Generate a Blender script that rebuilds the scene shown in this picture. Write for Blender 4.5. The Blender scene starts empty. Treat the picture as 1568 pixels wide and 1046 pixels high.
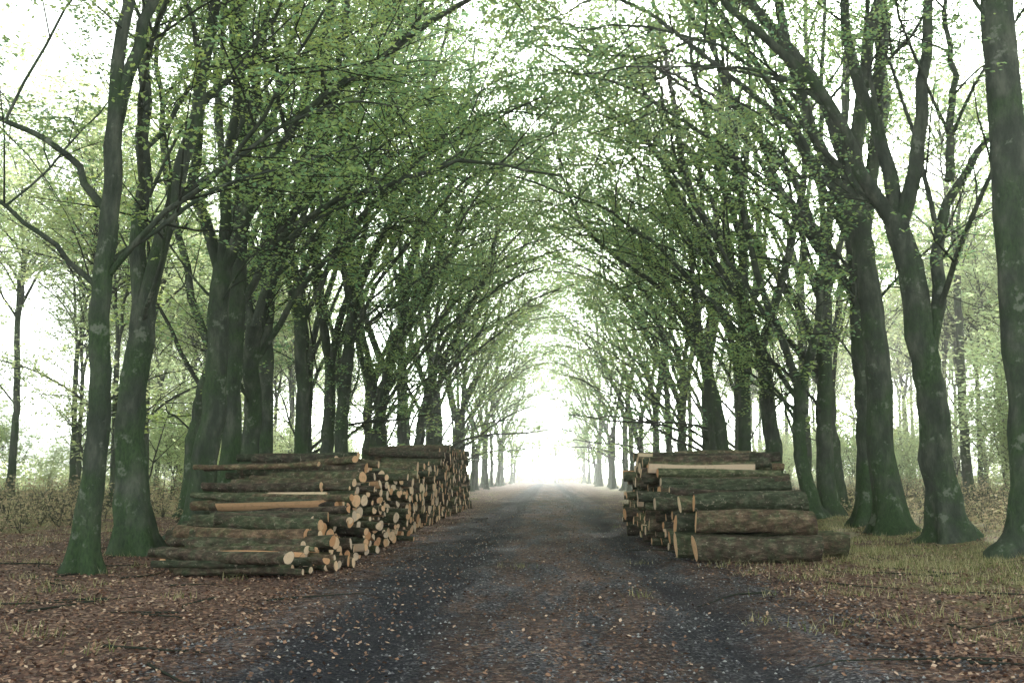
import bpy, math, numpy as np
from mathutils import Vector
scene=bpy.context.scene
R=math.radians
SUN_AZ=8.6; SUN_EL=22.5
SD=np.array([math.sin(R(SUN_AZ))*math.cos(R(SUN_EL)),math.cos(R(SUN_AZ))*math.cos(R(SUN_EL)),math.sin(R(SUN_EL))])

# ---------------------------------------------------------------- mesh builder
class MB:
    def __init__(s): s.v=[];s.f=[];s.m=[];s.sm=[];s.n=0;s.rad=[]
    def add(s,v,f,mat=0,smooth=True,rad=None):
        v=np.asarray(v,dtype=np.float32).reshape(-1,3); f=np.asarray(f,dtype=np.int64)
        if len(f)==0: return
        s.v.append(v); s.f.append(f+s.n); s.n+=len(v)
        if np.isscalar(mat): mat=np.full(len(f),mat)
        s.m.append(np.asarray(mat)); s.sm.append(np.full(len(f),smooth))
        s.rad.append(np.zeros(len(v)) if rad is None else np.asarray(rad))
    def mesh(s,name,mats):
        me=bpy.data.meshes.new(name)
        V=np.concatenate(s.v); me.vertices.add(len(V)); me.vertices.foreach_set('co',V.ravel())
        tot=np.concatenate([np.full(len(f),f.shape[1]) for f in s.f])
        L=np.concatenate([f.ravel() for f in s.f])
        st=np.concatenate([[0],np.cumsum(tot)[:-1]])
        me.loops.add(len(L)); me.loops.foreach_set('vertex_index',L.astype(np.int32))
        me.polygons.add(len(tot)); me.polygons.foreach_set('loop_start',st.astype(np.int32))
        try: me.polygons.foreach_set('loop_total',tot.astype(np.int32))
        except Exception: pass
        me.polygons.foreach_set('material_index',np.concatenate(s.m).astype(np.int32))
        me.polygons.foreach_set('use_smooth',np.concatenate(s.sm))
        a=me.attributes.new('rad','FLOAT','POINT'); a.data.foreach_set('value',np.concatenate(s.rad).astype(np.float32))
        for m in mats: me.materials.append(m)
        me.update(calc_edges=True)
        return me
def obj(name,me,loc=(0,0,0),rz=0,sc=(1,1,1),parent=None):
    o=bpy.data.objects.new(name,me); scene.collection.objects.link(o)
    o.location=loc; o.rotation_euler=(0,0,rz); o.scale=sc
    if parent: o.parent=parent
    return o
def nrm(a): return a/np.maximum(np.linalg.norm(a,axis=-1,keepdims=True),1e-9)

# ---------------------------------------------------------------- materials
def newmat(name):
    m=bpy.data.materials.new(name); m.use_nodes=True; nt=m.node_tree; nt.nodes.clear()
    out=nt.nodes.new('ShaderNodeOutputMaterial'); return m,nt,out
def N(nt,t,**k):
    n=nt.nodes.new(t)
    for a,b in k.items(): setattr(n,a,b)
    return n
def noise(nt,vec,scale,detail=4,rough=.6):
    n=N(nt,'ShaderNodeTexNoise'); n.inputs['Scale'].default_value=scale; n.inputs['Detail'].default_value=detail
    n.inputs['Roughness'].default_value=rough
    if vec: nt.links.new(vec,n.inputs['Vector'])
    return n.outputs['Fac']
def ramp(nt,fac,stops):
    r=N(nt,'ShaderNodeValToRGB'); e=r.color_ramp.elements
    while len(e)<len(stops): e.new(.5)
    for i,(p,c) in enumerate(stops): e[i].position=p; e[i].color=(c[0],c[1],c[2],1)
    nt.links.new(fac,r.inputs['Fac']); return r.outputs['Color']
def mixc(nt,fac,a,b,bt='MIX'):
    m=N(nt,'ShaderNodeMix',data_type='RGBA',blend_type=bt)
    for s,x in ((m.inputs[0],fac),(m.inputs[6],a),(m.inputs[7],b)):
        if hasattr(x,'links'): nt.links.new(x,s)
        elif isinstance(x,(int,float)): s.default_value=x
        else: s.default_value=(x[0],x[1],x[2],1)
    return m.outputs[2]
def math_(nt,op,a,b=0.,c=None):
    m=N(nt,'ShaderNodeMath',operation=op)
    for s,x in zip(m.inputs,(a,b,c)):
        if x is None: continue
        if hasattr(x,'links'): nt.links.new(x,s)
        else: s.default_value=x
    return m.outputs[0]
def pbsdf(nt,out,col,rough=.8,bump=None,bstr=.5,bdist=.02,spec=.3):
    p=N(nt,'ShaderNodeBsdfPrincipled')
    if hasattr(col,'links'): nt.links.new(col,p.inputs['Base Color'])
    else: p.inputs['Base Color'].default_value=(*col,1)
    if hasattr(rough,'links'): nt.links.new(rough,p.inputs['Roughness'])
    else: p.inputs['Roughness'].default_value=rough
    p.inputs['Specular IOR Level'].default_value=spec
    if bump is not None:
        b=N(nt,'ShaderNodeBump'); b.inputs['Strength'].default_value=bstr; b.inputs['Distance'].default_value=bdist
        nt.links.new(bump,b.inputs['Height']); nt.links.new(b.outputs[0],p.inputs['Normal'])
    nt.links.new(p.outputs[0],out.inputs['Surface']); return p
def objco(nt): return N(nt,'ShaderNodeNewGeometry').outputs['Position']

def leafmat(name,c1,c2,t1,t2,tf=.5):
    m,nt,out=newmat(name)
    g=N(nt,'ShaderNodeNewGeometry')
    oi=N(nt,'ShaderNodeObjectInfo')
    f=math_(nt,'MULTIPLY_ADD',g.outputs['Random Per Island'],.6,math_(nt,'MULTIPLY',oi.outputs['Random'],.4))
    d=N(nt,'ShaderNodeBsdfDiffuse'); nt.links.new(mixc(nt,f,c1,c2),d.inputs[0])
    t=N(nt,'ShaderNodeBsdfTranslucent'); nt.links.new(mixc(nt,f,t1,t2),t.inputs[0])
    mx=N(nt,'ShaderNodeMixShader'); mx.inputs[0].default_value=tf
    nt.links.new(d.outputs[0],mx.inputs[1]); nt.links.new(t.outputs[0],mx.inputs[2])
    nt.links.new(mx.outputs[0],out.inputs['Surface']); return m
M_leaf=leafmat('beech_leaf',(.10,.24,.17),(.24,.34,.12),(.28,.58,.38),(.86,.92,.28),.62)
M_far=leafmat('haze_tinted_leaf',(.34,.45,.31),(.48,.52,.28),(.74,.92,.60),(.95,.97,.52),.6)  # background foliage: distance haze painted in as a paler, brighter leaf colour
M_under=leafmat('undergrowth_leaf',(.26,.32,.16),(.46,.34,.24),(.5,.6,.3),(.75,.58,.42),.4)

def barkmat():
    m,nt,out=newmat('mossy_bark')
    P=objco(nt)
    mp=N(nt,'ShaderNodeMapping'); mp.inputs['Scale'].default_value=(1,1,.35); nt.links.new(P,mp.inputs[0])
    n1=noise(nt,mp.outputs[0],3,4,.7); n2=noise(nt,mp.outputs[0],22,3,.7); n3=noise(nt,P,1.1,2)
    base=ramp(nt,n1,[(.3,(.030,.038,.032)),(.5,(.062,.074,.062)),(.7,(.15,.16,.135))])
    moss=ramp(nt,n2,[(.3,(.022,.050,.022)),(.7,(.07,.13,.045))])
    sep=N(nt,'ShaderNodeSeparateXYZ'); nt.links.new(P,sep.inputs[0])
    low=math_(nt,'SUBTRACT',1.0,math_(nt,'DIVIDE',sep.outputs[2],8.0)); low=math_(nt,'MAXIMUM',low,0.)
    f=math_(nt,'ADD',math_(nt,'MULTIPLY',math_(nt,'SUBTRACT',n3,.44),3.),math_(nt,'MULTIPLY',low,.5))
    f=math_(nt,'MINIMUM',math_(nt,'MAXIMUM',f,.1),.8)
    c=mixc(nt,f,base,moss)
    lich=ramp(nt,noise(nt,P,2.2,4,.75),[(.59,(0,0,0)),(.66,(1,1,1))])
    c=mixc(nt,math_(nt,'MULTIPLY',lich,.45),c,(.32,.34,.30))
    pbsdf(nt,out,c,.85,math_(nt,'ADD',n1,math_(nt,'MULTIPLY',n2,.6)),.9,.07,.2); return m
M_bark=barkmat()
m,nt,out=newmat('twig_bark'); d=N(nt,'ShaderNodeBsdfDiffuse'); d.inputs[0].default_value=(.045,.052,.042,1); nt.links.new(d.outputs[0],out.inputs[0]); M_twig=m
def logmat():
    m,nt,out=newmat('log_bark'); g=N(nt,'ShaderNodeNewGeometry'); P=g.outputs['Position']
    isl=g.outputs['Random Per Island']
    mp=N(nt,'ShaderNodeMapping'); mp.inputs['Scale'].default_value=(.45,1,1); nt.links.new(P,mp.inputs[0])
    n1=noise(nt,mp.outputs[0],11,6,.75); n2=noise(nt,P,5.0,5,.7)
    a=ramp(nt,n1,[(.3,(.028,.021,.018)),(.48,(.08,.062,.049)),(.62,(.18,.14,.11)),(.75,(.40,.32,.25))])
    b=ramp(nt,n1,[(.3,(.026,.038,.022)),(.5,(.07,.092,.055)),(.72,(.26,.29,.20))])
    fm=math_(nt,'ADD',math_(nt,'MULTIPLY',math_(nt,'SUBTRACT',n2,.48),4.),math_(nt,'FRACT',math_(nt,'MULTIPLY',isl,7.3)))
    fm=math_(nt,'MINIMUM',math_(nt,'MAXIMUM',fm,0.),1.)
    c=mixc(nt,fm,a,b)
    c=mixc(nt,1.,c,ramp(nt,isl,[(0,(.6,.6,.62)),(.6,(1.1,1.05,1)),(.9,(1.6,1.45,1.25)),(1,(2.1,1.8,1.5))]),'MULTIPLY')
    sp=ramp(nt,noise(nt,P,14,3,.7),[(.63,(0,0,0)),(.67,(1,1,1))])
    c=mixc(nt,math_(nt,'MULTIPLY',sp,.7),c,(.44,.38,.30))
    pbsdf(nt,out,c,.85,n1,1.,.07,.2); return m
def woodmat():
    m,nt,out=newmat('cut_wood'); g=N(nt,'ShaderNodeNewGeometry'); P=g.outputs['Position']
    at=N(nt,'ShaderNodeAttribute',attribute_name='rad')
    n1=noise(nt,P,9,4,.7)
    ring=math_(nt,'SINE',math_(nt,'ADD',math_(nt,'MULTIPLY',at.outputs['Fac'],38.),math_(nt,'MULTIPLY',n1,5.)))
    isl=g.outputs['Random Per Island']
    c=ramp(nt,isl,[(0,(.66,.34,.17)),(.35,(.88,.58,.35)),(.7,(.95,.75,.53)),(1,(.68,.55,.43))])
    c=mixc(nt,math_(nt,'MULTIPLY_ADD',ring,.13,.13),c,(.28,.15,.08))
    c=mixc(nt,ramp(nt,n1,[(.5,(0,0,0)),(.8,(.75,.75,.75))]),c,(.28,.17,.1))
    pbsdf(nt,out,c,.75,n1,.5,.015,.15); return m
M_log=logmat(); M_wood=woodmat()

def litter_color(nt,P):
    n1=noise(nt,P,.45,4); n2=noise(nt,P,16,5,.75)
    vo=N(nt,'ShaderNodeTexVoronoi'); vo.inputs['Scale'].default_value=17; nt.links.new(P,vo.inputs['Vector'])
    leaf=ramp(nt,vo.outputs['Color'],[(.2,(.11,.064,.055)),(.45,(.22,.125,.10)),(.65,(.38,.23,.17)),(.85,(.60,.43,.33))])
    soil=ramp(nt,n2,[(.3,(.05,.042,.042)),(.7,(.18,.135,.12))])
    c=mixc(nt,ramp(nt,n2,[(.40,(0,0,0)),(.56,(1,1,1))]),soil,leaf)
    c=mixc(nt,1.,c,ramp(nt,n1,[(.35,(.72,.72,.75)),(.65,(1.15,1.12,1.1))]),'MULTIPLY')
    return c,n1,n2,vo
def groundmat():
    m,nt,out=newmat('leaf_litter_ground'); P=objco(nt)
    c,n1,n2,vo=litter_color(nt,P)
    sep=N(nt,'ShaderNodeSeparateXYZ'); nt.links.new(P,sep.inputs[0])
    grass=ramp(nt,n2,[(.3,(.10,.11,.05)),(.55,(.28,.27,.12)),(.75,(.58,.52,.32))])
    ax=math_(nt,'ABSOLUTE',math_(nt,'ADD',sep.outputs[0],3.5))
    gf=math_(nt,'ADD',math_(nt,'MULTIPLY',math_(nt,'SUBTRACT',n1,.5),5.),math_(nt,'MULTIPLY',math_(nt,'SUBTRACT',ax,9.5),.22))
    gf=math_(nt,'MINIMUM',math_(nt,'MAXIMUM',gf,0.),.8)
    c=mixc(nt,gf,c,grass)
    pbsdf(nt,out,c,.85,math_(nt,'ADD',n2,vo.outputs['Distance']),1.,.05,.1); return m
def roadmat():
    m,nt,out=newmat('wet_gravel'); P=objco(nt)
    c,n1,n2,vo=litter_color(nt,P)
    vg=N(nt,'ShaderNodeTexVoronoi'); vg.inputs['Scale'].default_value=34; nt.links.new(P,vg.inputs['Vector'])
    grav=ramp(nt,vg.outputs['Color'],[(.2,(.055,.054,.064)),(.5,(.12,.117,.133)),(.72,(.225,.22,.24)),(.93,(.60,.58,.60))])
    sep=N(nt,'ShaderNodeSeparateXYZ'); nt.links.new(P,sep.inputs[0]); X=sep.outputs[0]
    mp=N(nt,'ShaderNodeMapping'); mp.inputs['Scale'].default_value=(1,.2,1); nt.links.new(P,mp.inputs[0])
    st=noise(nt,mp.outputs[0],1.5,5,.7)
    st2=noise(nt,mp.outputs[0],.8,4,.6)
    Xw=math_(nt,'ADD',X,math_(nt,'MULTIPLY',math_(nt,'SUBTRACT',noise(nt,P,.5,3),.5),1.4))
    def track(x0,w):
        d=math_(nt,'DIVIDE',math_(nt,'ABSOLUTE',math_(nt,'SUBTRACT',Xw,x0)),w)
        return math_(nt,'MAXIMUM',math_(nt,'SUBTRACT',1.,d),0.)
    tr=math_(nt,'MAXIMUM',track(-2.0,1.1),math_(nt,'MULTIPLY',track(1.9,.8),.5))
    lf=math_(nt,'ADD',math_(nt,'MULTIPLY',math_(nt,'SUBTRACT',st,.43),9.),math_(nt,'MULTIPLY',math_(nt,'SUBTRACT',n2,.5),4.))
    lf=math_(nt,'SUBTRACT',lf,math_(nt,'MULTIPLY',tr,1.6))
    lf=math_(nt,'MINIMUM',math_(nt,'MAXIMUM',lf,0.),.8)
    col=mixc(nt,lf,grav,c)
    dk=ramp(nt,st2,[(.4,(.6,.6,.62)),(.6,(1.15,1.12,1.12))]); col=mixc(nt,1.,col,dk,'MULTIPLY')
    mud=math_(nt,'MULTIPLY',math_(nt,'MULTIPLY',tr,2.5),ramp(nt,math_(nt,'MULTIPLY',math_(nt,'ADD',n2,st),.5),[(.38,(.15,.15,.15)),(.56,(1,1,1))]))
    col=mixc(nt,math_(nt,'MINIMUM',mud,.88),col,(.034,.036,.050))
    p=pbsdf(nt,out,col,.8,math_(nt,'ADD',n2,math_(nt,'MULTIPLY',vg.outputs['Distance'],1.)),1.,.07,.12)
    e=math_(nt,'ADD',math_(nt,'SUBTRACT',3.8,math_(nt,'ABSOLUTE',X)),math_(nt,'MULTIPLY',math_(nt,'SUBTRACT',noise(nt,P,1.5,6,.75),.5),7.))
    e=math_(nt,'MINIMUM',math_(nt,'MAXIMUM',math_(nt,'MULTIPLY',e,1.2),0.),1.)
    tb=N(nt,'ShaderNodeBsdfTransparent'); mx=N(nt,'ShaderNodeMixShader'); nt.links.new(e,mx.inputs[0])
    nt.links.new(tb.outputs[0],mx.inputs[1]); nt.links.new(p.outputs[0],mx.inputs[2]); nt.links.new(mx.outputs[0],out.inputs['Surface'])
    return m
def litterleaf():
    m,nt,out=newmat('dead_leaf'); g=N(nt,'ShaderNodeNewGeometry')
    c=ramp(nt,g.outputs['Random Per Island'],[(0,(.07,.045,.038)),(.5,(.20,.115,.083)),(.85,(.40,.24,.16)),(1,(.75,.56,.42))])
    pbsdf(nt,out,c,.65,spec=.15); return m
def grassmat():
    m,nt,out=newmat('grass_blade'); g=N(nt,'ShaderNodeNewGeometry')
    c=ramp(nt,g.outputs['Random Per Island'],[(0,(.10,.16,.05)),(.4,(.34,.34,.15)),(1,(.76,.68,.44))])
    d=N(nt,'ShaderNodeBsdfDiffuse'); t=N(nt,'ShaderNodeBsdfTranslucent'); mx=N(nt,'ShaderNodeMixShader'); mx.inputs[0].default_value=.4
    nt.links.new(c,d.inputs[0]); nt.links.new(c,t.inputs[0]); nt.links.new(d.outputs[0],mx.inputs[1]); nt.links.new(t.outputs[0],mx.inputs[2])
    nt.links.new(mx.outputs[0],out.inputs['Surface']); return m
M_ground=groundmat(); M_road=roadmat(); M_dead=litterleaf(); M_grass=grassmat()

# ---------------------------------------------------------------- ground
_r=np.random.default_rng(5)
_w=[(_r.uniform(.15,1.1),_r.uniform(0,6.28),_r.uniform(0,6.28),_r.uniform(.4,1)) for _ in range(14)]
def gz(x,y):
    x=np.asarray(x,float); y=np.asarray(y,float); z=np.zeros(np.broadcast(x,y).shape)
    for k,a,p,am in _w: z=z+.012*am*np.sin(k*2*(x*math.cos(a)+y*math.sin(a))+p)
    z=z+.22*np.clip((np.abs(x)-6.5)/4,0,1)**2
    for x0 in (-2.0,1.9): z=z-.06*np.exp(-((x-x0-.1*np.sin(y*.15))/.35)**2)+.025*np.exp(-((x-x0-.75-.1*np.sin(y*.15))/.25)**2)
    z=z*np.clip(1-(np.hypot(x,y)-200)/100,0,1)
    return z
def grid(xs,ys,off=0.):
    X,Y=np.meshgrid(xs,ys,indexing='ij'); Z=gz(X,Y)+off
    v=np.stack([X,Y,Z],-1).reshape(-1,3); nx,ny=len(xs),len(ys)
    i=np.arange(nx-1)[:,None]*ny+np.arange(ny-1)[None]; i=i.ravel()
    return v,np.stack([i,i+ny,i+ny+1,i+1],1)
xs=np.unique(np.concatenate([np.linspace(-900,-30,12),np.linspace(-30,30,220),np.linspace(30,900,12)]))
ys=np.unique(np.concatenate([np.linspace(-300,0,8),np.linspace(0,60,180),np.linspace(60,300,80),np.linspace(300,1200,12)]))
b=MB(); b.add(*grid(xs,ys)); obj('ground',b.mesh('ground',[M_ground]))
xr=xs[(xs>-7)&(xs<7)]; yr=ys[(ys>=0)&(ys<=300)]
b=MB(); b.add(*grid(xr,yr,.006)); obj('forest_road',b.mesh('forest_road',[M_road]))

def leaf_quads(P,L,W,rng,tilt=.5,tri=False):
    n=len(P); az=rng.uniform(0,2*np.pi,n)
    nm=nrm(np.stack([rng.normal(0,tilt,n),rng.normal(0,tilt,n),np.ones(n)],1))
    a=np.stack([np.cos(az),np.sin(az),np.zeros(n)],1); a=nrm(a-nm*(a*nm).sum(1,keepdims=True)); c=np.cross(nm,a)
    L=np.asarray(L).reshape(-1,1)*rng.uniform(.7,1.25,(n,1)); W=np.asarray(W).reshape(-1,1)*rng.uniform(.8,1.2,(n,1))
    if tri:
        v=np.stack([P-a*L*.5, P+c*W*.75, P+a*L*.5-c*W*.2],1).reshape(-1,3)
        return v,np.arange(3*n).reshape(n,3)
    v=np.stack([P-a*L*.5, P+c*W*.5-a*L*.05, P+a*L*.5, P-c*W*.5-a*L*.05],1).reshape(-1,3)
    return v,np.arange(4*n).reshape(n,4)
rng=np.random.default_rng(1)
n=150000; Y=6+60*rng.random(n)**1.7; X=rng.uniform(-1,1,n)*(4+Y*.62)
keep=rng.random(n)<np.where(np.abs(X)<3.4,.15+.10*np.sin(X*2.2+np.sin(Y*.7)),1.)
X,Y=X[keep],Y[keep]; P=np.stack([X,Y,gz(X,Y)+.022],1)
b=MB(); b.add(*leaf_quads(P,.058,.038,rng,.45),0,False); obj('fallen_leaves',b.mesh('fallen_leaves',[M_dead]))
def pebbles():
    n=9000; Y=6.5+28*rng.random(n)**1.6; X=rng.uniform(-4,4.2,n); r=rng.uniform(.007,.02,n)
    c=np.stack([X,Y,gz(X,Y)+.006+r*.3],1)
    o=np.array([[1,0,0],[0,1,0],[-1,0,0],[0,-1,0],[0,0,1.]])
    v=c[:,None]+o[None]*r[:,None,None]*rng.uniform(.7,1.3,(n,5,3))
    f=np.array([[0,1,4],[1,2,4],[2,3,4],[3,0,4]])
    F=(np.arange(n)[:,None,None]*5+f[None]).reshape(-1,3)
    m,nt,out=newmat('pebble'); g=N(nt,'ShaderNodeNewGeometry')
    pbsdf(nt,out,ramp(nt,g.outputs['Random Per Island'],[(0,(.05,.052,.065)),(.7,(.16,.16,.18)),(1,(.45,.45,.45))]),.6)
    b=MB(); b.add(v.reshape(-1,3),F,0,True); obj('road_pebbles',b.mesh('road_pebbles',[m]))
pebbles()
def grass():
    cen=[]
    for (x0,y0,sx,sy,k) in [(8,19,2.2,2.2,280),(10.5,16,2.5,2.5,200),(6.8,24,1.2,4,140),(7.5,34,2,9,260),(-8,34,1.3,10,120),(-12,20,3,6,120),(14,26,4,8,260),(4.8,12,1.,3,20),(-6,10,1.5,2,12),(8,60,2,20,200),(-7.5,70,1.5,20,160)]:
        cen.append(np.stack([rng.normal(x0,sx,k),rng.normal(y0,sy,k)],1))
    c=np.concatenate(cen); k=26
    c=np.repeat(c,k,0); n=len(c); c=c+rng.normal(0,.14,(n,2))
    z=gz(c[:,0],c[:,1]); h=rng.uniform(.04,.16,n); az=rng.uniform(0,6.28,n); w=.006
    base=np.stack([c[:,0],c[:,1],z],1); d=np.stack([np.cos(az),np.sin(az),0*az],1); s=np.stack([-np.sin(az),np.cos(az),0*az],1)
    tip=base+d*(h*rng.uniform(.2,1.1,n))[:,None]; tip[:,2]+=h
    v=np.stack([base-s*w,base+s*w,tip],1).reshape(-1,3)
    b=MB(); b.add(v,np.arange(3*n).reshape(n,3),0,False); obj('grass',b.mesh('grass',[M_grass]))
grass()
def undergrowth():
    k=2800; s=np.where(rng.random(k)<.5,-1,1); y=23+rng.random(k)**1.4*90; x=s*(11.5+rng.random(k)**1.1*24); x=np.where((s<0)&(y<32),x-2.5,x)
    hh=rng.uniform(.25,1.2,k)*np.clip((np.abs(x)-9)/6,.35,1.4); m=30
    c=np.repeat(np.stack([x,y],1),m,0); H=np.repeat(hh,m); n=len(c)
    t=rng.random(n)**.7; sp=.5*H*(1-.3*t)
    P=np.stack([c[:,0]+rng.normal(0,1,n)*sp,c[:,1]+rng.normal(0,1,n)*sp,gz(c[:,0],c[:,1])+t*H],1)
    b=MB(); b.add(*leaf_quads(P,.13,.08,rng,.6,True),0,False)
    q=5; c2=np.repeat(np.stack([x,y,gz(x,y)],1),q,0); H2=np.repeat(hh,q); az=rng.uniform(0,6.28,len(c2))
    TP=grow(c2,np.stack([np.cos(az)*.5,np.sin(az)*.5,np.ones(len(c2))],1),H2*1.2,3,rng,0,.15,-.1)
    v,f=tubes(TP,np.tile(np.array([[.008,.006,.002]]),(len(c2),1)),3); b.add(v,f,1)
    obj('bracken_undergrowth',b.mesh('bracken_undergrowth',[M_under,M_twig]))
    k=560; u=rng.random(k); seg=rng.integers(0,3,k)
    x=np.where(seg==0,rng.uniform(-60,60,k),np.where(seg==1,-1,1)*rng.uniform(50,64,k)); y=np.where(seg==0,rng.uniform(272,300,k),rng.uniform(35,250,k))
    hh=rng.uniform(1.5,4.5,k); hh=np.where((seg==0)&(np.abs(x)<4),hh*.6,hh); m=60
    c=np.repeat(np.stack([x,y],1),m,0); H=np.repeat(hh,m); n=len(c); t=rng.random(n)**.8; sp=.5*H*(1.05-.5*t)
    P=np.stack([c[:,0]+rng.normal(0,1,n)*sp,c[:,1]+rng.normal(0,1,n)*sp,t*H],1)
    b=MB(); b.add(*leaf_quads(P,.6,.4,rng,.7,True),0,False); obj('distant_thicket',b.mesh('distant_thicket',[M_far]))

# ---------------------------------------------------------------- tubes
def tubes(P,Rd,sides,lobes=None):
    B,n,_=P.shape
    t=np.gradient(P,axis=1); t=nrm(t)
    d=nrm(P[:,-1]-P[:,0]); ref=np.where(np.abs(d[:,2:3])>.75,np.array([[1.,.0,0]]),np.array([[0,0,1.]]))
    ref=np.repeat(ref[:,None],n,1)
    u=nrm(np.cross(t,ref)); w=np.cross(t,u)
    a=np.linspace(0,2*np.pi,sides,endpoint=False)
    rr=Rd[:,:,None]
    if lobes is not None: rr=rr*lobes(a)
    v=P[:,:,None]+u[:,:,None]*(np.cos(a)[None,None,:]*rr)[...,None]+w[:,:,None]*(np.sin(a)[None,None,:]*rr)[...,None]
    i=np.arange(n-1)[:,None]*sides; j=np.arange(sides)[None]; j2=(j+1)%sides
    f=np.stack([i+j,i+j2,i+sides+j2,i+sides+j],-1).reshape(-1,4)
    F=(np.arange(B)[:,None,None]*(n*sides)+f[None]).reshape(-1,4)
    return v.reshape(-1,3),F
def grow(S,D,L,n,rng,up=0.,wob=.1,updrop=0.):
    B=len(S); P=np.zeros((B,n,3)); P[:,0]=S; d=nrm(D.copy()); st=(L/(n-1))[:,None]
    for i in range(1,n):
        d=d+rng.normal(0,wob,(B,3)); d[:,2]+=up+updrop*(i/n); d=nrm(d); P[:,i]=P[:,i-1]+d*st
    return P
undergrowth()
def smooth_path(pts,n):
    pts=np.array(pts,float); k=len(pts); s=np.concatenate([[0],np.cumsum(np.linalg.norm(np.diff(pts,axis=0),axis=1))])
    q=np.linspace(0,s[-1],n*4); P=np.stack([np.interp(q,s,pts[:,i]) for i in range(3)],1)
    ker=np.hanning(max(5,(4*n)//k+1)|1); ker/=ker.sum(); h=len(ker)//2
    Pp=np.concatenate([np.repeat(P[:1],h,0)*1,P,np.repeat(P[-1:],h,0)])
    Pp[:h]=2*P[0]-P[1:h+1][::-1]; Pp[-h:]=2*P[-1]-P[-h-1:-1][::-1]
    Q=np.stack([np.convolve(Pp[:,i],ker,'valid') for i in range(3)],1)
    return Q[np.linspace(0,len(Q)-1,n).astype(int)]
def sample(P,Rd,t):
    B,n,_=P.shape; x=t*(n-1); i=np.clip(x.astype(int),0,n-2); f=(x-i)[...,None]; b=np.arange(B)[:,None]
    p=P[b,i]*(1-f)+P[b,i+1]*f; d=nrm(P[b,i+1]-P[b,i]); r=Rd[b,i]*(1-f[...,0])+Rd[b,i+1]*f[...,0]
    return p,d,r
def gap_mask(p,tf,w=.03):
    """thin place in the canopy along the low sun's direction: True = keep"""
    x,y,rz,sx,s=tf; c,sn=math.cos(rz),math.sin(rz)
    lx,ly,lz=p[:,0]*sx*s,p[:,1]*s,p[:,2]*s
    W=np.stack([x+c*lx-sn*ly,y+sn*lx+c*ly,lz-1.7],1); t=W@SD; d=np.linalg.norm(W-t[:,None]*SD,axis=1)
    return d>(.2+w*t)

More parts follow.
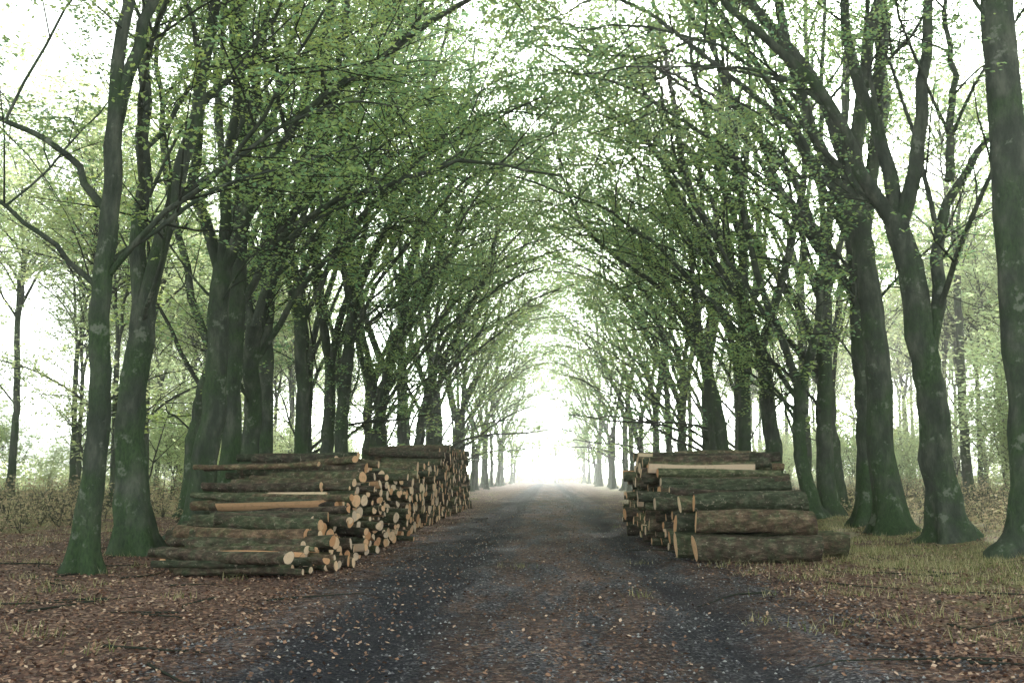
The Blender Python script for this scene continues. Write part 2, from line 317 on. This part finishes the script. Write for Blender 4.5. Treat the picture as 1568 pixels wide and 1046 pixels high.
def make_tree(name,seed,trunk,r0,stems,rs=.6,nlimb=18,road=.6,leafk=16,nbr=9,ntw=8,lsize=.108,limb_lo=.45,extra=(),Lmul=1.,leaf=None,flare=1.,lod=0,spread=.2,gap=None):
    rng=np.random.default_rng(seed); b=MB()
    T=smooth_path(trunk,26); T[:,0:2]+=np.cumsum(rng.normal(0,.028,(26,2)),0)
    h=T[:,2]; Rt=r0*(1-.28*np.clip(h/h[-1],0,1)); Rt=Rt*(1+.6*flare*np.exp(-np.clip(h,0,9)/.35)+.12*np.exp(-h/1.3))*(1+rng.normal(0,.025,26))
    zz=np.array([-.3,-.05,.08,.22,.42,.7,1.1]); Tb=np.repeat(T[:1],7,0)
    k=np.searchsorted(h,1.3)
    for i,z_ in enumerate(zz): Tb[i]=[np.interp(z_,h,T[:,0]),np.interp(z_,h,T[:,1]),z_]
    Rb=r0*(1+.75*flare*np.exp(-np.clip(zz,0,9)/.28)+.12*np.exp(-np.clip(zz,0,9)/1.3))
    P=np.concatenate([Tb,T[k:]]); Rr=np.concatenate([Rb,Rt[k:]])
    ph=rng.uniform(0,6.28,3); amp=.36*flare*np.exp(-np.clip(P[:,2],0,20)/.5)+.05
    lob=lambda a:(1+amp[None,:,None]*(np.sin(a*5+ph[0])*.6+np.sin(a*3+ph[1])*.5+.25*np.sin(a*8+ph[2]))[None,None])
    v,f=tubes(P[None],Rr[None],28 if lod==0 else 14,lob); b.add(v,f)
    top=T[-1]; rt=Rt[-1]
    SP=[];SR=[]
    for s in stems:
        pts=[tuple(T[-2])]+[tuple(q) for q in s]; p=smooth_path(pts,16); p[3:,:2]+=np.cumsum(rng.normal(0,.09,(13,2)),0)
        SP.append(p); SR.append(rt*rs*1.1*(1-np.linspace(0,1,16)*.82)+.01)
    for pts,r in extra:
        p=smooth_path(pts,16); p[2:]+=np.cumsum(rng.normal(0,.08,(14,3)),0); SP.append(p); SR.append(r*(1-np.linspace(0,1,16)*.8)+.008)
    SP=np.array(SP); SR=np.array(SR)
    v,f=tubes(SP,SR,10 if lod==0 else 6); b.add(v,f)
    ns=len(SP)
    k=max(2,int(nlimb*1.0/ns)); t=rng.uniform(.12,.98,(ns,k)); p,d,r=sample(SP,SR,t)
    tk=max(2,nlimb//5); tt=rng.uniform(limb_lo,1,(1,tk)); p2,d2,r2=sample(T[None],Rt[None],tt)
    p=np.concatenate([p.reshape(-1,3),p2.reshape(-1,3)]); d=np.concatenate([d.reshape(-1,3),d2.reshape(-1,3)]); r=np.concatenate([r.ravel(),r2.ravel()])
    n=len(p); az=np.where(rng.random(n)<road,rng.normal(0,.8,n),rng.uniform(0,6.28,n)); inc=rng.uniform(.5,1.2,n)
    dd=np.stack([np.cos(az)*np.sin(inc),np.sin(az)*np.sin(inc),np.cos(inc)],1); dd=nrm(dd+.35*d)
    LL=rng.uniform(3.5,9.5,n)*Lmul
    LP=grow(p,dd,LL,10,rng,.04,.13,-.17); r1=np.minimum(r*.55,rng.uniform(.035,.075,n)*(LL/7))
    LR=r1[:,None]*(1-np.linspace(0,1,10)*.82)[None]+.004
    v,f=tubes(LP,LR,5 if lod==0 else 4); b.add(v,f,0 if lod==0 else 2)
    def side(P_,R_,k,lo,ang,zdamp):
        t=rng.uniform(lo,1,(len(P_),k)); p,d,r=sample(P_,R_,t); p=p.reshape(-1,3);d=d.reshape(-1,3);r=r.ravel()
        q=rng.normal(0,1,p.shape); q[:,2]*=zdamp; q=nrm(q-d*(q*d).sum(1,keepdims=True))
        return p,nrm(d*math.cos(ang)+q*math.sin(ang)),r
    p1,d1,r1=side(LP,LR,nbr,.18,.85,.45); p2,d2,r2=side(SP,SR,nbr-2,.3,1.0,.6)
    pp=np.concatenate([p1,p2]);dd=np.concatenate([d1,d2]);rr=np.concatenate([r1,r2])
    LL=rng.uniform(1.2,3.8,len(pp))*(1 if Lmul>.7 else .7); BP=grow(pp,dd,LL,5,rng,.02,.14,-.07); br=np.minimum(rr*.6,.009*LL+.003)
    BR=br[:,None]*(1-np.linspace(0,1,5)*.8)[None]+.002
    if gap is not None:
        kk=gap_mask(BP[:,3],gap,.02)&gap_mask(BP[:,4],gap,.02); BP=BP[kk]; BR=BR[kk]
    v,f=tubes(BP,BR,3); b.add(v,f,2)
    pt,dt,r_=side(BP,BR,ntw,.12,.8,.3); LL=rng.uniform(.5,1.3,len(pt))
    TP=grow(pt,dt,LL,3,rng,0,.12,-.05); TR=np.tile(np.array([[.005,.0035,.002]]),(len(pt),1))
    if gap is not None: TP=TP[gap_mask(TP[:,1],gap)]; TR=TR[:len(TP)]
    if lod==0: v,f=tubes(TP[:,::2],TR[:,::2],3); b.add(v,f,2)
    t=rng.uniform(.05,1.05,(len(TP),leafk)); p,d,_=sample(TP,TR,np.clip(t,0,1)); p=p.reshape(-1,3); d=d.reshape(-1,3)
    q=rng.normal(0,1,p.shape); q[:,2]*=.35; p=p+nrm(q)*rng.uniform(.02,spread,(len(p),1))
    if gap is not None: p=p[gap_mask(p,gap)]
    b.add(*leaf_quads(p,lsize,lsize*.62,rng,.42,lod>0),1,False)
    me=b.mesh(name,[M_bark,leaf or M_leaf,M_twig]); return me

def z0(x,y): return float(gz(x,y))-.02
def place(me,x,y,rz=0,sx=1,s=1.,name='beech_tree'): return obj(name,me,(x,y,z0(x,y)),rz,(sx*s,s,s))

T1=make_tree('beech_tree',11,[(0,0,-.3),(.1,0,3.5),(.2,.1,8.5)],.205,[[(.1,.1,12),(.2,.3,18)],[(.7,.4,12),(1.2,.6,17)]],.75,13,.35,extra=[([(.15,0,6.5),(-1.2,.3,8.0),(-3,.6,9),(-5,.6,9.6)],.07),([(.15,0,5),(-1.5,-.3,6.6),(-3.4,-.6,7.6)],.05)],limb_lo=.6)
place(T1,-8.25,17.6)
T2=make_tree('beech_tree',12,[(0,0,-.3),(-.3,0,2.5),(-.1,0,5.4)],.36,[[(-.5,.2,7.5),(-.45,.3,10),(-.6,.4,18)],[(.45,-.2,7.5),(.75,-.1,10),(.7,0,13),(1.6,0,19)],],.68,14,.5,limb_lo=.85)
place(T2,-8.8,21.3)
T3=make_tree('beech_tree',13,[(0,0,-.3),(.15,0,4),(.25,0,7.2)],.34,[[(-.4,.2,9.3),(-.2,.3,11.5),(.3,.4,20)],[(.6,-.2,9),(.8,0,12),(1.2,.3,19)],[(1.6,-.6,9.4),(3.2,-1.2,11.2),(6.0,-2,13.0),(9,-3,14)]],.58,16,.7,limb_lo=.8)
place(T3,-9.0,25.3)
T4=make_tree('beech_tree',14,[(0,0,-.3),(.0,0,4),(.05,0,12)],.29,[[(-.2,.2,15),(-.4,.3,21)],[(.9,-.2,15),(1.8,0,20)]],.7,14,.7,extra=[([(.2,0,6.6),(1.6,-.5,8.6),(3.8,-1,10.0),(7,-1.5,10.6),(9.6,-2,9.8)],.11)],limb_lo=.6)
place(T4,-9.1,28.2)
R1=make_tree('beech_tree',21,[(0,0,-.3),(-.1,0,5),(-.1,.1,14)],.44,[[(-.5,.2,17),(-.6,.3,22)],[(.9,-.2,17),(1.8,0,22)]],.7,14,.3,limb_lo=.7,Lmul=.8,gap=(9.75,20.8,0,-1,1))
place(R1,9.75,20.8,0,-1)
R2=make_tree('beech_tree',22,[(0,0,-.3),(.15,0,3.5),(.6,0,8.2)],.41,[[(2.3,-.5,10.0),(3.2,-.8,11.6),(4.7,-1.2,12.9),(6.6,-1.8,15)],[(.9,.3,10.5),(1.4,.5,13.5),(1.7,.6,20)],[(.3,-.2,9.4),(-.2,0,12),(-.7,.2,14.5),(-1.2,.2,20)]],.60,14,.5,
   extra=[([(.2,0,4.6),(-.1,-.25,6.5),(-.5,-.3,9.2),(-1.5,-.3,10.2),(-2.3,-.4,12)],.20),([(-.45,-.3,9.0),(-.7,-.4,11),(-1.0,-.5,15)],.11)],limb_lo=.9,gap=(9.75,25.2,0,-1,1))
place(R2,9.75,25.2,0,-1)
R8=make_tree('beech_tree',23,[(0,0,-.3),(.4,0,4),(1.3,0,8.8)],.33,[[(3.2,-.3,10.6),(5.6,-.6,12.3),(7.6,-.9,14),(8.8,-1,17.5)],[(1.5,.3,12),(2.2,.4,16),(2.5,.3,22)]],.6,18,.6,limb_lo=.7,gap=(8.6,48,0,-1,1))
place(R8,8.6,48,0,-1)

VAR=[];FAR=[];VARP=[]
vr=np.random.default_rng(77)
specs=[(6.5,.34,2),(9,.28,2),(7.5,.38,3),(12,.28,2),(5.5,.32,3),(10,.35,2)]
for i,(hf,r,ns) in enumerate(specs):
    lean=vr.uniform(-.2,.7)
    tr=[(0,0,-.3),(lean*.4+vr.normal(0,.28),vr.normal(0,.2),hf*.5),(lean,vr.normal(0,.3),hf)]
    st=[]
    for j in range(ns):
        a=j*2*np.pi/ns+vr.uniform(-.5,.5); s1=vr.uniform(.5,1.0); s2=vr.uniform(1.0,2.4)
        bx=lean+(j==0)*1.0
        st.append([(lean+s1*math.cos(a),s1*math.sin(a),hf+2.3),(bx+s2*math.cos(a),s2*math.sin(a),hf+6),(bx*1.5+s2*1.5*math.cos(a),s2*1.5*math.sin(a),25+vr.uniform(-1,3))])
    sg=(-1)**i
    ex=[([(lean*.8,0,hf*.8),(lean+1.5,.4*sg,hf+1.5),(lean+4,.8*sg,hf+4.2),(lean+7,1.*sg,hf+6.3),(lean+9,1.,hf+7)],.11)]
    if i%2==0: ex.append(([(lean,0,hf),(lean+2,-.6*sg,hf+4),(lean+4.2,-1*sg,hf+8),(lean+7,-1.*sg,hf+11.5),(lean+8.5,-1.,hf+12.5)],.11))
    VARP.append((('beech_tree',100+i,tr,r,st,.65,20,.6),dict(extra=ex,limb_lo=.5,leafk=14,lsize=.125)))
    VAR.append(make_tree(*VARP[-1][0],**VARP[-1][1]))
    if i<4:
        ex=ex[:1]+[([(lean,0,hf),(lean+2,-.6*sg,hf+4),(lean+4.2,-1*sg,hf+8),(lean+7,-1.*sg,hf+11.5),(lean+9,-1.,hf+12.5)],.11),([(lean+.5,0,15),(lean+3,.6*sg,19),(lean+6,1*sg,22),(lean+9,1.*sg,23.5)],.1)]
        FAR.append(make_tree('beech_tree',200+i,tr,r,st,.65,24,.75,extra=ex,limb_lo=.3,leafk=6,ntw=6,nbr=8,lsize=.25,lod=1,spread=.4,Lmul=1.15))
pr=np.random.default_rng(8)
order=[0,3,1,5,2,4]
def row(side,xs_,ys_,far=62):
    for i,(x,y) in enumerate(zip(xs_,ys_)):
        rz=pr.uniform(-.5,.5); s=pr.uniform(.88,1.15); sx=1 if side<0 else -1
        vi=order[(i+ (0 if side<0 else 3))%6]
        me=VAR[vi] if y<far else FAR[(i*3+(side>0))%4]
        if side>0 and 26<y<far:
            me=make_tree(*VARP[vi][0],**VARP[vi][1],gap=(x,y,rz,sx,s))
        place(me,x,y,rz,sx,s)
yl=[32,34.6,39,43.5,46,51,54.5,60,65,71,77,83,90,97,105,114,124,135,147,160,175,192,212,235,260]
yr_=[29,32.5,37.5,40.5,44.5,54.5,58,64,70,76,82,89,96,104,113,123,134,146,159,174,191,211,234,260]
row(-1,[-9.1+pr.normal(0,.5) for _ in yl],yl)
row(1,[9.5+pr.normal(0,.5) for _ in yr_],yr_)
y2=[37,44,51,59,68,79,92,108,126]
row(-1,[-12.8+pr.normal(0,.8) for _ in y2],y2,20)
row(1,[13.2+pr.normal(0,.8) for _ in y2],[y+2 for y in y2],20)
wood=bpy.data.objects.new('background_woodland',None); scene.collection.objects.link(wood)
def wput(me,x,y,s,nm): obj(nm,me,(x,y,z0(x,y)),pr.uniform(0,6.28),(s,s,s),wood)
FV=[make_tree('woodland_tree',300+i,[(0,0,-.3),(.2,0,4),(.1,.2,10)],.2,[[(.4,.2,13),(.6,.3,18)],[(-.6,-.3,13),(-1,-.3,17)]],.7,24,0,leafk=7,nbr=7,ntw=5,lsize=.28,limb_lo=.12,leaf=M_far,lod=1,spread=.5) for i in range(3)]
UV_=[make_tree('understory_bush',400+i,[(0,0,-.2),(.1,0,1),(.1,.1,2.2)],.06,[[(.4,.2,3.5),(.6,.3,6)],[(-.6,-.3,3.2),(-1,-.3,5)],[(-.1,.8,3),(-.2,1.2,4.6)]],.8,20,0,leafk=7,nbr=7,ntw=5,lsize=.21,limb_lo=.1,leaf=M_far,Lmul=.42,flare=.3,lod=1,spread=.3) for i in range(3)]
for k in range(104):
    sgn=-1 if k%2 else 1
    y=pr.uniform(30,160); x=sgn*(20.5+pr.random()**1.1*30+ (y-26)*.03)
    wput(FV[(k//2)%3],x,y,pr.uniform(.85,1.3),'woodland_tree')
for k in range(130):
    sgn=-1 if k%2 else 1
    y=pr.uniform(36,150); x=sgn*(20+pr.random()**1.2*28)
    wput(UV_[(k//2)%3],x,y,pr.uniform(.4,1.25),'understory_bush')
for k in range(26):
    wput(FV[k%3],pr.uniform(-34,34),pr.uniform(285,330),pr.uniform(.45,1.0),'woodland_tree')

# ---------------------------------------------------------------- log piles
def pack(y0,y1,prof,rmin,rmax,rng,nmax=900):
    C=[];PR=[]
    y=y0
    while y<y1:
        r=rng.uniform(rmin,rmax); y+=r
        C.append((y,r,r)); y+=r+.004
    def pairs_of(i):
        A=np.array(C); d=np.hypot(A[:,0]-A[i,0],A[:,1]-A[i,1]); return [(i,j) for j in range(i) if d[j]<A[i,2]+A[j,2]+2*rmax]
    for i in range(len(C)): PR+=pairs_of(i)
    fails=0
    while len(C)<nmax and fails<12:
        r=rng.uniform(rmin,rmax)
        A=np.array(C); I=np.array(PR)
        if len(I)==0: break
        a=A[I[:,0]];c=A[I[:,1]]; d=np.hypot(*(c[:,:2]-a[:,:2]).T)
        def cand(r):
            ra=a[:,2]+r; rc=c[:,2]+r; x=(d*d+ra*ra-rc*rc)/(2*d); h2=ra*ra-x*x; ok=h2>0; h=np.sqrt(np.maximum(h2,0))
            ux=(c[:,:2]-a[:,:2])/d[:,None]; px=np.stack([-ux[:,1],ux[:,0]],1); px=np.where(px[:,1:2]<0,-px,px)
            q=a[:,:2]+ux*x[:,None]+px*h[:,None]
            lo=np.minimum(a[:,0],c[:,0]); hi=np.maximum(a[:,0],c[:,0]); ok&=(q[:,0]>lo)&(q[:,0]<hi)
            D=np.hypot(q[:,0:1]-A[None,:,0],q[:,1:2]-A[None,:,1])-A[None,:,2]-r
            ok&=(D>-.004).all(1); return q,ok
        q,ok=cand(r)
        q2,ok2=cand(rmin)
        okk=ok&((q[:,1]+r*.6)<prof(q[:,0]))
        if not okk.any(): fails+=1; continue
        sc=np.where(okk,q[:,1]+rng.uniform(0,.05,len(q)),1e9); k=int(np.argmin(sc)); C.append((q[k,0],q[k,1],r))
        PR=[p for p,o in zip(PR,ok2) if o]+pairs_of(len(C)-1)
    return np.array(C)
def add_log(b,x0,x1,y,z,r,rng,split=False,yaw=0.,bend=.02,tilt=0.,S=16):
    n=9; t=np.linspace(0,1,n); L=x1-x0; xm=(x0+x1)/2
    ta=rng.uniform(-.2,.2)
    rr=r*(1+ta*(t-.5))*(1+rng.normal(0,.03,n)); rr=np.minimum(rr,r*1.08)
    bx=bend*L*np.sin(t*np.pi)*rng.uniform(-1,1); bz=bend*L*.6*np.sin(t*np.pi)*rng.uniform(-1,1)
    X=x0+L*t; Y=y+bx+yaw*(X-xm); Z=z+bz+tilt*(X-xm)
    a=np.linspace(0,2*np.pi,S,endpoint=False); ph=rng.uniform(0,6.28,3)
    pf=1+.06*np.sin(2*a+ph[0])+.04*np.sin(3*a+ph[1])+.02*np.sin(7*a+ph[2])
    woodm=np.zeros(S,bool)
    if split:
        p0=rng.uniform(0,6.28); dd=rng.uniform(.1,.5)
        cs=np.cos(a-p0); pf=np.where(cs>dd,dd/np.maximum(cs,.05),pf); woodm=(np.cos(a+np.pi/S-p0)>dd)
    pr_=rr[:,None]*pf[None]*(1+rng.normal(0,.02,(n,S)))
    V=np.stack([np.repeat(X[:,None],S,1),Y[:,None]+np.cos(a)[None]*pr_,Z[:,None]+np.sin(a)[None]*pr_],-1)
    for e in (0,-1):
        V[e,:,0]+=rng.uniform(-.15,.15)*(V[e,:,1]-Y[e])+rng.uniform(-.15,.15)*(V[e,:,2]-Z[e])-yaw*(V[e,:,1]-Y[e])
    i=np.arange(n-1)[:,None]*S; j=np.arange(S)[None]; j2=(j+1)%S
    f=np.stack([i+j,i+j2,i+S+j2,i+S+j],-1).reshape(-1,4); mm=np.tile(woodm.astype(int),(n-1,1)).ravel()
    b.add(V.reshape(-1,3),f,mm,not split)
    for e,sgn in ((0,-1),(-1,1)):
        rim=V[e]; c=rim.mean(0); inner=c+(rim-c)*.93; 
        vv=np.concatenate([rim,inner+np.array([sgn*.004,0,0]),[c+np.array([sgn*.006,0,0])]]); k=np.arange(S); k2=(k+1)%S
        rd=np.concatenate([np.ones(S),np.full(S,.93),[0]])
        b.add(vv,np.stack([k,k2,S+k2,S+k],1) if sgn>0 else np.stack([k2,k,S+k,S+k2],1),0,False,rd)
        b.add(vv,np.stack([S+k,S+k2,np.full(S,2*S)],1) if sgn>0 else np.stack([S+k2,S+k,np.full(S,2*S)],1),1,False,rd)
def pile(name,C,xf,L,side,rng,split=0.,Lv=.15,yaw=.03,jit=.12,lf=None,yaw0=0.):
    b=MB()
    for y,z,r in C:
        l=L*(1+rng.uniform(-Lv,Lv)) if lf is None else lf(y)*(1+rng.uniform(-Lv,Lv)); o=rng.normal(0,jit); g=.05
        if side<0: x1=xf+o; x0=x1-l
        else: x0=xf+o; x1=x0+l
        add_log(b,x0,x1,y,z+g,r,rng,rng.random()<split,yaw0+rng.normal(0,yaw),.035,rng.normal(0,.022))
    obj(name,b.mesh(name,[M_log,M_wood]))
lr=np.random.default_rng(3)
C=pack(16.9,28.2,lambda y:np.interp(y,[16.4,17.6,19.3,21.2,22.6,25.4,28.3],[.26,.45,.95,1.55,2.05,1.95,.9])+.14*np.sin(y*3.1),.055,.13,lr)
pile('log_pile',C,-4.2,2.5,-1,lr,.15,.24,.14,.3,lambda y:np.interp(y,[16,19,22],[2.1,2.4,2.7]),-.32)
C=pack(28.6,38,lambda y:np.interp(y,[28.5,30,37,38],[1.2,1.9,2.1,1.5])+.1*np.sin(y*2.),.10,.17,lr)
pile('log_pile',C,-4.2,2.6,-1,lr,.1,yaw0=-.1)
C2=pack(38.4,53,lambda y:np.interp(y,[38.2,39.5,44,52,53],[2.0,2.75,3.0,2.9,1.6]),.11,.18,lr)
pile('log_pile',C2,-4.3,2.7,-1,lr,.1)
b=MB()
for y,z,r,x0,x1 in [(20.3,.26,.26,2.9,5.35),(20.45,.74,.225,2.95,5.30),(20.7,1.13,.19,2.95,5.25),(20.95,.25,.24,2.6,5.0),(21.1,.70,.21,2.62,5.1),(21.5,.26,.25,3.6,6.25),(22.05,.25,.25,3.5,6.1),(21.75,.70,.21,2.9,5.6),(21.35,1.1,.18,2.75,5.3)]:
    add_log(b,x0,x1,y,z+.05,r,lr,False,lr.normal(0,.03),.03,lr.normal(0,.014),22)
obj('log_pile',b.mesh('log_pile',[M_log,M_wood]))
C=pack(23.2,32.5,lambda y:np.interp(y,[23,24.3,25.5,31,32.5],[1.1,1.7,2.2,2.3,1.6])+.12*np.sin(y*2.3),.08,.17,lr)
pile('log_pile',C,2.7,2.75,1,lr,.1,.15,.07,.22)
C=pack(33.,41,lambda y:np.interp(y,[33,34,40,41],[1.3,1.7,1.7,1.0]),.11,.17,lr)
pile('log_pile',C,3.4,2.8,1,lr,.12,.1)

b=MB(); k=80; S=np.stack([np.where(lr.random(k)<.65,lr.uniform(-10,-3.5,k),lr.uniform(3,10,k)),lr.uniform(9,26,k),np.zeros(k)],1); S[:,2]=gz(S[:,0],S[:,1])+.02
az=lr.uniform(0,6.28,k); TP=grow(S,np.stack([np.cos(az),np.sin(az),0*az],1),lr.uniform(.4,2.2,k),7,lr,0,.15); TP[:,:,2]=gz(TP[:,:,0],TP[:,:,1])+.02
b.add(*tubes(TP,np.tile(np.linspace(.016,.005,7),(k,1)),5)); obj('fallen_twigs',b.mesh('fallen_twigs',[M_twig]))

# ---------------------------------------------------------------- thin morning mist
m,nt,out=newmat('mist'); vs=N(nt,'ShaderNodeVolumeScatter'); vs.inputs['Density'].default_value=.0013; vs.inputs['Anisotropy'].default_value=.78; vs.inputs['Color'].default_value=(.99,1,.96,1)
nt.links.new(vs.outputs[0],out.inputs['Volume'])
b=MB(); x,y0,y1,z1=120,-15,300,28
v=[(-x,y0,-2),(x,y0,-2),(x,y1,-2),(-x,y1,-2),(-x,y0,z1),(x,y0,z1),(x,y1,z1),(-x,y1,z1)]
b.add(v,[[0,3,2,1],[4,5,6,7],[0,1,5,4],[1,2,6,5],[2,3,7,6],[3,0,4,7]],0,False); obj('morning_mist',b.mesh('morning_mist',[m]))

# ---------------------------------------------------------------- light
sd=Vector(SD)
w=bpy.data.worlds.new('World'); scene.world=w; w.use_nodes=True; nt=w.node_tree; bg=nt.nodes['Background']
sky=nt.nodes.new('ShaderNodeTexSky'); sky.sky_type='NISHITA'; sky.sun_disc=False; sky.sun_elevation=R(SUN_EL); sky.sun_rotation=R(SUN_AZ)
sky.air_density=1.; sky.dust_density=2.; sky.ozone_density=1.5
bw=N(nt,'ShaderNodeRGBToBW'); nt.links.new(sky.outputs[0],bw.inputs[0])
gr=N(nt,'ShaderNodeCombineColor')
for i,kf in enumerate((4.2,4.5,4.2)): nt.links.new(math_(nt,'MULTIPLY',bw.outputs[0],kf),gr.inputs[i])
c=mixc(nt,.88,sky.outputs[0],gr.outputs[0])
tc=N(nt,'ShaderNodeTexCoord'); vm=N(nt,'ShaderNodeVectorMath',operation='DOT_PRODUCT'); nt.links.new(tc.outputs['Generated'],vm.inputs[0]); vm.inputs[1].default_value=sd
dt=math_(nt,'MAXIMUM',vm.outputs['Value'],0.)
gl=math_(nt,'ADD',math_(nt,'MULTIPLY',math_(nt,'POWER',dt,2500.),1800.),math_(nt,'MULTIPLY',math_(nt,'POWER',dt,80.),35.))
gc=N(nt,'ShaderNodeCombineColor')
for i,kf in enumerate((1.,.97,.88)): nt.links.new(math_(nt,'MULTIPLY',gl,kf),gc.inputs[i])
c=mixc(nt,1.,c,gc.outputs[0],'ADD')
nt.links.new(c,bg.inputs[0]); bg.inputs[1].default_value=.15
l=bpy.data.lights.new('sun','SUN'); l.energy=5; l.angle=R(.5); l.color=(1,.95,.86); lo=bpy.data.objects.new('sun',l); scene.collection.objects.link(lo)
lo.rotation_euler=sd.to_track_quat('Z','Y').to_euler()
# ---------------------------------------------------------------- camera
cam=bpy.data.cameras.new('camera'); cam.lens=35; cam.sensor_width=36; cam.clip_end=3000; co=bpy.data.objects.new('camera',cam); scene.collection.objects.link(co)
co.location=(0,0,1.7); co.rotation_euler=(R(97.73),0,R(2.1)); scene.camera=co
scene.view_settings.view_transform='Standard'; scene.view_settings.look='None'; scene.view_settings.exposure=0
